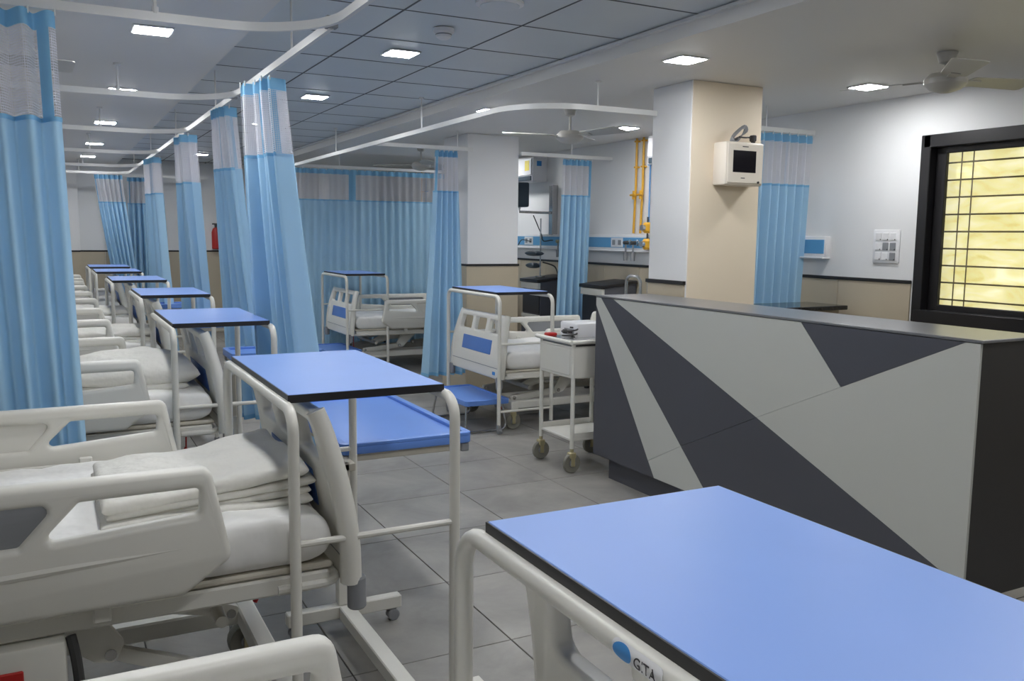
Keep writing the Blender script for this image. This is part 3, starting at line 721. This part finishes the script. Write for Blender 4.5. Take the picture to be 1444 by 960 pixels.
for i, (x, y, lb) in enumerate(((.9, 7.22, 'blue overbed tray table at the foot of the fourth left bed'), (.88, 9.2, 'blue overbed tray table at the foot of the fifth left bed'), (.86, 11.15, 'blue overbed tray table at the foot of the sixth left bed'))):
    dup(tray0, (x, y, 0), 0, lb)

# ------------------------------------------------------------------ linen on the beds
def folded(label, loc, sx, sy, layers, seed, rz=0, slope=.0):
    o = thing('folded_linen', label, 'linen', loc, rz)
    z = 0
    for k in range(layers):
        th = .024 if k < layers - 1 else .036
        me = pillow_mesh(sx - .012 * (k % 2), sy - .01 * k, th * 1.2, 34, 24, .006 if k < layers - 1 else .011, seed + k, 26, 7)
        for v in me.vertices:   # thicker towards the folded side, sagging over the other
            f = v.co.x / sx
            v.co.z += slope * (f - .5) * (k + 1) / layers + .006 * math.sin(5 * v.co.y / sy + k)
        link('folded_layer', me, BLANKET, o, (.008 * ((k * 7) % 3 - 1), .01 * ((k * 5) % 3 - 1), z + th / 2)); z += th * .95
    return o
folded('stack of folded white linen at the foot of the second left bed', (.355, 2.655, .742), .54, .56, 4, 11, slope=.05)
o = thing('pillow', 'plump white pillow at the foot of the third left bed', 'pillow', (.33, 4.7, .735))
link('pillow_case', pillow_mesh(.56, .62, .17, 30, 26, .012, 21, 3.0, 7), BLANKET, o, (0, 0, .075)); link('folded_cover', pillow_mesh(.5, .6, .07, 26, 22, .006, 25, 6, 7), BLANKET, o, (-.02, 0, .02))
folded('folded white blanket on the fourth left bed', (.34, 6.72, .735), .5, .58, 3, 31)
folded('folded white blanket on the fifth left bed', (.34, 8.74, .735), .5, .58, 2, 41)
tag(link('paper_slip', B().box(-.07, .07, -.05, .05, 0, .002).done('t', APPL).data, None, None, (.0, 4.62, .757)), 'white printed paper slip lying on the third left bed', 'paper')
bpy.data.objects.remove(bpy.data.objects['t'])

# ------------------------------------------------------------------ step stools
def make_stool(label, loc):
    o = thing('step_stool', label, 'step stool', loc, 0, 'blue step stools under the right bed feet')
    z = .245
    t = link('step_top', plate(rpoly([(-.185, -.36), (.185, -.36), (.185, .36), (-.185, .36)], .03), [], .03, lambda a, b, c: (a, b, z - .015 + c), .005, 2), TRAYBLUE, o)
    link('step_rim', plate(rpoly([(-.185, -.36), (.185, -.36), (.185, .36), (-.185, .36)], .03), [rpoly([(-.165, -.34), (.165, -.34), (.165, .34), (-.165, .34)], .02)[::-1]], .012, lambda a, b, c: (a, b, z + .003 + c), .003, 1), TRAYBLUE, t)
    for s in (1, -1):
        B().tube(fillet([(-.15, s * .29, z - .03), (-.175, s * .33, .011), (.175, s * .33, .011), (.15, s * .29, z - .03)], .05, 6), .009, 10).done('leg_loop', CHROME, o)
    return o
s0 = make_stool('blue step stool at the foot of the right bed beside the trolley', (2.87, 6.22, 0))
dup(s0, (2.72, 9.35, 0), 0, 'blue step stool at the foot of the far right bed')

# ------------------------------------------------------------------ reception counter
XC, CY0, CY1, CZ0, CZ1 = 2.95, 2.0, 4.53, .14, 1.13
co = thing('reception_counter', 'charcoal and pale grey reception counter with geometric front panels', 'counter', (XC, 3.27, 0))
rel = lambda x0, x1, y0, y1, z0, z1, bev=0: B().box(x0 - XC, x1 - XC, y0 - 3.27, y1 - 3.27, z0, z1, bev, 1)
rel(XC + .012, XC + .38, CY0, CY1, CZ0, CZ1 - .012).done('carcass', CHARD, co, smooth=False)
rel(XC, XC + .395, CY0 - .006, CY1 + .006, CZ1 - .012, CZ1, .002).done('counter_top', TOPG, co, smooth=False)
rel(XC + .055, XC + .34, CY0 + .1, CY1 - .1, 0, CZ0).done('plinth', CHAR, co, smooth=False)
zt = CZ1 - .014
fr = dict(
  dark_left=([(4.53, 1.07), (4.53, CZ0), (3.90, CZ0)], CHAR),
  pale_sliver=([(4.53, zt), (4.53, 1.07), (3.959, .226), (3.673, .373), (4.477, zt)], PALE),
  pale_foot=([(3.959, .226), (3.90, CZ0), (3.42, CZ0), (3.673, .373)], PALE),
  dark_band=([(4.477, zt), (3.673, .373), (3.115, .636), (4.345, zt)], CHAR),
  dark_base=([(3.673, .373), (3.42, CZ0), (2.0, CZ0), (2.0, .197), (3.115, .636)], CHAR),
  pale_upper=([(4.345, zt), (3.115, .636), (2.621, .861), (2.862, zt)], PALE),
  dark_triangle=([(2.862, zt), (2.621, .861), (2.06, zt)], CHAR),
  pale_lower=([(3.115, .636), (2.0, .197), (2.0, zt), (2.06, zt), (2.621, .861)], PALE))
for nm, (pl, m) in fr.items():
    cxm = sum(p[0] for p in pl) / len(pl); czm = sum(p[1] for p in pl) / len(pl)
    # 1 mm joints between the panels
    q = []
    for (a, b) in pl:
        d = Vector((cxm - a, czm - b)); d = d.normalized() * .0011 if d.length else d; q.append((a + d.x, b + d.y))
    me = plate([(a - 3.27, b) for a, b in q], [], .012, lambda a, b, c: (.006 + c, a, b), .0)
    ob = link('front_panel', me, m, co)
    ob['label'] = ('pale grey' if m is PALE else 'charcoal') + ' front panel'

# ------------------------------------------------------------------ instrument trolley and what stands on it
tr = thing('instrument_trolley', 'white steel trolley on large casters at the counter end', 'trolley', (2.845, 4.83, 0))
W_, D_ = .42, .42   # along x, along y
for x in (.012, W_ - .012):
    for y in (-D_ / 2 + .012, D_ / 2 - .012):
        B().tube([(x, y, .155), (x, y, .83)], .0135, 10).done('post', STEEL, tr)
        caster(tr, x, y, .062, .026)
B().box(0, W_, -D_ / 2, D_ / 2, .60, .80, .006, 1).done('drawer_body', STEEL, tr)
B().box(-.004, .0, -D_ / 2 + .03, D_ / 2 - .03, .62, .785, .002, 1).done('drawer_front', STEEL, tr)
B().tube(fillet([(-.012, -D_ / 2 - .006, .83), (W_ + .006, -D_ / 2 - .006, .83), (W_ + .006, D_ / 2 + .04, .83), (-.012, D_ / 2 + .04, .83), (-.012, -D_ / 2 - .006, .83)], .03), .0135, 10).done('push_rail', STEEL, tr)
B().box(.01, W_ - .01, -D_ / 2 + .01, D_ / 2 - .01, .80, .832, .003, 1).done('top_shelf', CHROME, tr, smooth=False)
B().box(.01, W_ - .01, -D_ / 2 + .01, D_ / 2 - .01, .2, .215, .003, 1).box(.01, W_ - .01, D_ / 2 - .02, D_ / 2 - .01, .215, .25).box(.01, W_ - .01, -D_ / 2 + .01, -D_ / 2 + .02, .215, .25).done('lower_shelf', STEEL, tr, smooth=False)
o = thing('medical_device', 'white box-shaped device on the steel trolley', 'device', (3.08, 4.9, .833))
B().box(-.1, .13, -.11, .11, 0, .095, .012, 2).done('casing', APPL, o)
B().box(-.104, -.099, -.07, .05, .015, .055, .002, 1).done('front_panel', GREYP, o)
for y in (-.05, -.02, .02): B().lathe([(.008, -.112), (.008, -.103)], (0, 0, 0), 'x', 10).done('knob', BLACK, o, (0, y, .035))
o = thing('cable_coil', 'black coiled cable lying on the steel trolley', 'cable', (2.94, 4.82, .833))
B().tube(smooth_path([(.045 * math.cos(k * .9) * (1 + .12 * (k % 3)), .05 * math.sin(k * .9), .006 + .004 * k) for k in range(16)], 4), .0055, 7).done('cord', DGREY, o)
B().box(-.03, .0, .02, .05, .028, .055, .006, 1).done('plug', DGREY, o)
o = thing('instrument_tray', 'flat steel tray on the trolley edge near the red pouch', 'tray', (2.92, 4.7, .833))
B().box(-.06, .16, -.06, .05, 0, .012, .004, 1).done('pan', CHROME, o)
tag(B().box(-.035, .035, -.03, .03, 0, .022, .008, 2).done('red_pouch', RED, None, (2.895, 4.985, .833)), 'small red pouch on the trolley corner', 'pouch')

# ------------------------------------------------------------------ back worktop, lockers and wall equipment on the right
o = thing('side_cabinet', 'beige cabinet with black granite worktop behind the cream pillar', 'cabinet', (4.42, 4.5, 0))
B().box(-.46, .43, -.14, .16, 0, 1.0, .003, 1).done('cabinet_body', DADO, o, smooth=False)
B().box(-.5, .46, -.19, .18, 1.0, 1.03, .004, 1).done('worktop', GRANITE, o, smooth=False)
for k in range(2): B().box(-.44 + .435 * k, -.03 + .435 * k, -.152, -.14, .08, .96, .003, 1).done('cabinet_door', DADO, o, smooth=False)
def locker(label, loc):
    o = thing('bedside_locker', label, 'locker', loc, 0, 'dark bedside lockers by the right wall')
    l = link('locker_body', plate([(.03, .09), (.39, .09), (.39, 1.045), (.03, 1.0)], [], .38, lambda a, b, c: (a, c, b), .003, 1), CHAR, o)
    link('locker_top', plate([(-.01, 1.0), (.4, 1.045), (.4, 1.07), (-.01, 1.03)], [], .4, lambda a, b, c: (a, c, b), .003, 1), BLACK, o)
    B().box(.0, .032, -.19, .19, .93, .995, .003, 1).done('drawer_front', STEEL, o, smooth=False)
    B().box(.01, .032, -.19, .19, .62, .655, .003, 1).done('shelf_edge', STEEL, o, smooth=False)
    B().box(.02, .034, -.18, .18, .67, .92).done('niche_back', BLACK, o, smooth=False)
    B().box(.012, .032, -.19, .19, .1, .6, .003, 1).done('locker_door', CHAR, o, smooth=False)
    for x in (.07, .34):
        for y in (-.15, .15): B().lathe([(.025, 0), (.02, .09)], (x, y, 0), n=10).done('foot', DGREY, o)
    return o
lk = locker('dark bedside locker right of the middle curtain, near the cream pillar', (4.56, 7.1, 0))
dup(lk, (4.5, 8.22, 0), 0, 'dark open-fronted bedside locker left of the middle curtain')
# bed-head panel
def headpanel(y0, y1, label):
    o = thing('bedhead_panel', label, 'wall panel', (XR, (y0 + y1) / 2, 1.43), 0, 'blue and white bed-head panels')
    h = (y1 - y0) / 2
    B().box(-.06, -.0005, -h, h, -.075, .075, .008, 2).done('trunking', APPL, o)
    B().box(-.064, -.058, -h + .01, h - .01, -.05, .05, .002, 1).done('blue_strip', HEADB, o)
    B().box(-.085, -.0005, -h, h, -.087, -.073, .003, 1).done('lower_ledge', APPL, o)
    n = max(1, int((y1 - y0) / 1.3))
    for k in range(n):
        yy = -h + (k + .5) * (2 * h / n)
        B().box(-.07, -.062, yy - .1, yy + .1, -.045, .045, .003, 1).done('socket_plate', APPL, o)
        for q in (-.05, .05): B().box(-.073, -.069, yy + q - .025, yy + q + .025, -.025, .025, .003, 1).done('socket', GREYP, o)
    return o
headpanel(6.3, 9.9, 'blue and white bed-head panel along right wall behind the beds')
headpanel(4.58, 5.4, 'short blue and white bed-head panel end beside the wall switches')
# gas outlets with regulators
for i, (yy, lb) in enumerate(((6.98, 'left steel gas outlet below the yellow pipes'), (6.86, 'middle steel gas outlet below the yellow pipes'), (8.25, 'brass gas outlet with cable left of middle curtain'))):
    o = thing('gas_outlet', lb, 'gas outlet', (XR - .065, yy, 1.43))
    B().lathe([(.022, -.03), (.022, -.005), (.03, 0)], (0, 0, 0), 'x', 14).done('outlet_body', CHROME, o)
    B().lathe([(.014, -.075), (.018, -.07), (.018, -.03)], (0, 0, 0), 'x', 12).done('valve_knob', FORK if i == 2 else DGREY, o)
    B().tube([(-.05, 0, -.01), (-.05, 0, -.09)], .009, 8).lathe([(.02, -.17), (.022, -.09)], (-.05, 0, 0), 'z', 12).done('flow_bottle', GREYP, o)
for i, z in enumerate((1.57, 1.42)):
    o = thing('pressure_regulator', ['upper', 'lower'][i] + ' yellow regulator at the edge of the cream pillar', 'regulator', (XR - .1, 6.66, z))
    B().lathe([(.03, -.05), (.045, -.03), (.045, .03), (.03, .05)], (0, 0, 0), 'z', 14).done('body', YELL, o)
    B().lathe([(.028, -.07), (.028, -.04)], (0, 0, 0), 'x', 14).done('gauge', CHROME, o)
    B().tube([(0, 0, .05), (0, 0, .1)], .008, 8).done('stem', DGREY, o)
# gas pipes
def pipe(yy, m, z0, z1, lb, valve, dy=0.02):
    o = thing('gas_pipe', lb, 'pipe', (XR - .03, yy, z0))
    B().tube([(0, dy, 0), (0, 0, (z1 - z0) * .5), (0, 0, z1 - z0)], .011 if m is YELL else .007, 10).done('tube', m, o)
    if valve:
        v = B().tube([(-.012, dy * .3, .32), (-.012, 0, .4)], .02, 10).done('valve', m, o)
        B().tube([(-.03, -.045, .36), (-.03, .045, .36)], .01, 8).tube([(-.03, 0, .36), (-.012, 0, .36)], .012, 8).done('valve_lever', m, v)
    for z in (.62, .86):
        if z < z1 - z0: B().box(-.016, .0295, -.02, .02, z - .008, z + .008, .002, 1).done('pipe_clip', m, o)
pipe(6.96, YELL, 1.52, ZC - .002, 'left yellow gas pipe running up the right wall', True)
pipe(6.85, YELL, 1.52, ZC - .002, 'right yellow gas pipe running up the right wall', True)
pipe(6.74, PBLUE, 1.53, 2.2, 'left thin blue gas pipe beside the yellow pipes', False, 0)
pipe(6.66, PBLUE, 1.53, 2.2, 'right thin blue gas pipe nearest the cream pillar', False, 0)
pipe(12.42, YELL, 1.5, ZC - .002, 'far yellow pipe seen above the spread curtain', False, 0)
pipe(12.25, PBLUE, 1.5, ZC - .002, 'far blue pipe seen above the spread curtain', False, 0)
# air conditioners
def ac(label, y0, y1, z0, z1, depth, sticker):
    o = thing('air_conditioner', label, 'air conditioner', (XR, (y0 + y1) / 2, z0))
    h = (y1 - y0) / 2; H = z1 - z0
    B().box(-depth + .008, -.0005, -h, h, 0, H, .015, 2).done('casing', APPL, o)
    B().box(-depth - .004, -depth + .01, -h + .02, h - .02, .07, H - .02, .004, 1).done('front_panel', APPL, o)
    B().box(-depth - .001, -depth + .02, -h + .03, h - .03, .012, .06, .003, 1).done('louvre', TEALD, o)
    if sticker:
        B().box(-depth - .006, -depth - .004, -h + .06, -h + .16, .12, .23).done('energy_label', YLAB, o, smooth=False)
        B().box(-depth * .55 - .03, -depth * .55 + .03, -h - .002, -h + .001, H - .1, H - .045).done('blue_logo', LOGOB, o, smooth=False)
ac('white air conditioner with yellow label near the white pillar', 8.7, 9.55, 2.09, 2.36, .2, True)
ac('white air conditioner peeking out behind the cream pillar', 5.8, 6.57, 2.13, 2.385, .2, False)
# patient monitor on an arm
o = thing('patient_monitor', 'dark patient monitor on a wall arm below the air conditioner', 'monitor', (4.62, 8.62, 1.8))
b = B().box(-.06, .08, -.02, .3, 0, .27, .02, 2).done('casing', TEALD, o)
B().box(-.066, -.058, 0.02, .27, .03, .24, .003, 1).done('screen', SCREEN, b)
B().tube([(.02, .1, -.001), (.02, .1, -.05), (.2, -.1, -.06), (.3, -.12, -.06)], .014, 10).done('arm', CHROME, o)
B().box(.29, .3595, -.16, -.08, -.3, .24, .004, 1).done('wall_channel', CHROME, o)
o = thing('monitor_cable', 'thin black cable hanging from the patient monitor', 'cable', (4.75, 8.5, 1.38))
B().tube(smooth_path([(0, .1, .33), (.02, .02, .2), (.05, 0, .12), (.1, .04, .05), (.17, -.05, .06), (.19, -.25, .02), (.2, -.35, -.08)], 5), .006, 7).done('cord', DGREY, o)
o = thing('vital_probe', 'grey hand probe hanging from monitor cable by the white pillar', 'probe', (4.7, 9.02, 1.5))
B().lathe([(.008, 0), (.025, .04), (.028, .12), (.012, .17)], (0, 0, 0), 'z', 12).done('grip', DGREY, o)
B().tube(smooth_path([(0, 0, 0), (.05, -.05, -.12), (.08, -.1, -.06), (.2, -.1, -.08)], 5), .005, 7).done('cord', DGREY, o)
# examination lamp / ventilator stand between the lockers
o = thing('equipment_stand', 'slim pole stand with dark teal clamp heads at the locker', 'stand', (4.62, 8.2, 1.05))
B().tube([(0, 0, .0), (0, 0, .62)], .008, 8).lathe([(.05, 0), (.05, .012)], (0, 0, 0), 'z', 16).done('pole', CHROME, o)
link('upper_head', pillow_mesh(.1, .26, .06, 14, 14, .001, 3, 3), TEALD, o, (-.03, .08, .25)); link('lower_head', pillow_mesh(.1, .18, .06, 14, 14, .001, 4, 3), TEALD, o, (-.03, .1, .12))
B().tube([(0, 0, .14), (-.03, .1, .12)], .012, 8).tube([(0, 0, .25), (-.03, .08, .25)], .012, 8).done('clamp', GREYP, o)
B().tube(smooth_path([(0, -.05, .16), (.1, -.12, .12), (.12, -.16, .05), (.12, -.16, .012)], 5), .008, 8).done('hose', DGREY, o)
# chair-like steel frame just over the counter edge
o = thing('walking_frame', 'bent steel walking frame showing above the counter end', 'walking frame', (4.02, 5.5, 0))
for x in (-.1, .11):
    B().tube(fillet([(x, -.1, .02), (x, -.08, 1.19), (x, .1, 1.19), (x, .13, .02)], .06), .0125, 10).done('side_frame', CHROME, o)
    for y in (-.1, .13): B().lathe([(.017, 0), (.017, .03)], (x, y, 0), n=10).done('rubber_tip', DGREY, o)
B().tube([(-.1, .11, 1.0), (.11, .11, 1.0)], .011, 10).tube([(-.1, .12, .45), (.11, .12, .45)], .011, 10).done('cross_tube', CHROME, o)
# wall switches
o = thing('switch_plate', 'white nine-gang switch plate beside the black window', 'switch', (XR - .0005, 4.1, 1.44))
B().box(-.014, 0, -.105, .105, -.112, .112, .006, 2).done('plate', APPL, o)
for r_ in range(3):
    for c_ in range(3):
        y, z = -.058 + .058 * c_, -.066 + .066 * r_
        s = B().box(-.02, -.0135, y - .024, y + .024, z - .026, z + .026, .003, 1).done('rocker', GREYP if (r_, c_) in ((1, 0), (1, 1), (0, 0)) else APPL, o)
        B().box(-.0215, -.0195, y - .02, y - .014, z - .024, z - .016).done('rocker_mark', PRINT, s, smooth=False)
# distribution box on the cream pillar with its cable
o = thing('distribution_box', 'cream-white box with dark screen on the cream pillar', 'wall box', (3.70, 4.229, 1.80))
cas = B().box(-.135, .16, -.12, -.0005, 0, .255, .012, 2).done('casing', CREAMB, o)
B().box(-.125, .15, -.126, -.118, .01, .245, .005, 1).done('front_cover', CREAMB, o)
B().box(-.085, .095, -.1275, -.124, .075, .205, .002, 1).done('screen', SCREEN, o)
B().lathe([(.007, -.132), (.007, -.124)], (.115, 0, .02), 'y', 12).done('knob', BLACK, o)
B().box(-.015, .03, -.1275, -.1255, .225, .23).box(-.02, .01, -.1275, -.1255, .04, .045).done('maker_print', PRINT, o, smooth=False)
o = thing('coiled_cable', 'bundled grey cable lying on top of the wall box', 'cable', (3.70, 4.16, 2.056))
pts = []
for k in range(7):
    a = .02 + .008 * k
    pts += [(-.06 + .004 * k, -.03 + .01 * k, .006), (-.05 + .006 * k, -.02 + .008 * k, .03 + .004 * k), (.03 + .006 * k, .0 + .004 * k, .085 + .004 * k), (.05 + .004 * k, .01, .07), (-.01, -.01 + .006 * k, .01 + .002 * k)]
B().tube(smooth_path(pts, 4), .004, 6).done('bundle', GREYP, o)
B().tube(smooth_path([(-.01, -.02, .03), (.04, -.02, .03), (.08, 0, .035), (.115, 0, .03)], 5), .005, 7).done('cord', DGREY, o)
B().box(.1, .13, -.02, .02, .012, .05, .006, 1).box(.108, .126, -.012, .012, 0, .02, .003, 1).done('plug', BLACK, o)
o = thing('power_cord', 'thin black cord looping down the right of the wall box', 'cable', (3.885, 4.22, 1.8))
B().tube(smooth_path([(-.02, -.04, .24), (.0, -.02, .19), (.025, -.01, .13), (.022, -.01, .07), (-.005, -.03, .03), (-.03, -.045, .035)], 6), .004, 7).done('cord', DGREY, o)

# ------------------------------------------------------------------ ceiling fans and fittings
def fan(x, y, phi, label, zc=ZC, zh=2.2, L=.52):
    o = thing('ceiling_fan', label, 'ceiling fan', (x, y, zc), 0, 'ceiling fans')
    d = zh - zc
    B().lathe([(.012, -.001), (.05, -.002), (.035, -.05), (.012, -.06)], (0, 0, 0), 'z', 18).done('canopy', GRILLG, o)
    B().tube([(0, 0, -.05), (0, 0, d + .03)], .009, 10).done('rod', GRILLG, o)
    B().lathe([(.02, d + .05), (.075, d + .045), (.1, d + .02), (.1, d - .005), (.075, d - .03), (.03, d - .045), (.005, d - .047)], (0, 0, 0), 'z', 26).done('motor_housing', GRILLG, o)
    for k in range(3):
        a = math.radians(phi + 120 * k)
        pl = rpoly([(.13, -.055), (L - .03, -.085), (L, .07), (.13, .06)], .02)
        def mp(p, q, c, a=a):
            z = d + .018 + c - q * .17; return (p * math.cos(a) - q * math.sin(a), p * math.sin(a) + q * math.cos(a), z)
        bl = link('blade', plate(pl, [], .004, mp), GRILLG, o)
        pl2 = [(.08, -.018), (.2, -.022), (.2, .022), (.08, .018)]
        link('blade_iron', plate(pl2, [], .005, lambda p, q, c, a=a: (p * math.cos(a) - q * math.sin(a), p * math.sin(a) + q * math.cos(a), d + .013 + c - q * .17)), GRILLG, bl)
    return o
fan(3.98, 2.99, 229, 'grey ceiling fan beside the window light', zh=2.26)
fan(3.4, 5.62, 285, 'ceiling fan between the two pillars')
fan(3.5, 8.8, 20, 'distant ceiling fan left of the white pillar')
fan(-.36, 4.42, 15, 'ceiling fan behind the near left curtain')
o = thing('smoke_detector', 'round white smoke detector on the grey panel ceiling', 'smoke detector', (1.75, 4.1, ZG - .004))
B().lathe([(.052, -.001), (.052, -.018), (.04, -.026), (.036, -.042), (.02, -.052), (.004, -.053)], (0, 0, 0), 'z', 24).done('housing', APPL, o)
B().lathe([(.0385, -.032), (.041, -.029), (.0385, -.026)], (0, 0, 0), 'z', 24).done('vent_ring', GREYP, o)
o = thing('ceiling_speaker', 'round white ceiling speaker at the top edge', 'speaker', (1.77, 3.53, ZG - .004))
B().lathe([(.105, -.001), (.105, -.01), (.09, -.016)], (0, 0, 0), 'z', 30).done('ring', APPL, o)
B().lathe([(.088, -.012), (.086, -.019), (.01, -.022)], (0, 0, 0), 'z', 30).done('grille', CEILT, o)
# red extinguisher on the far wall, just showing between the curtains
o = thing('fire_extinguisher', 'red fire extinguisher on the far wall between curtains', 'fire extinguisher', (2.17, Y1 - .1, 1.24))
B().lathe([(.05, 0), (.062, .01), (.062, .25), (.045, .3), (.018, .32)], (0, 0, 0), 'z', 18).done('cylinder', RED, o)
B().lathe([(.016, .32), (.02, .36)], (0, 0, 0), 'z', 12).box(-.05, .05, -.012, .012, .36, .38).done('valve', DGREY, o)
B().tube(smooth_path([(.02, 0, .345), (.09, -.02, .28), (.085, -.02, .1)], 5), .01, 8).done('hose', DGREY, o)
B().box(-.02, .02, .05, .0995, .1, .2).done('wall_hook', GREYP, o, smooth=False)
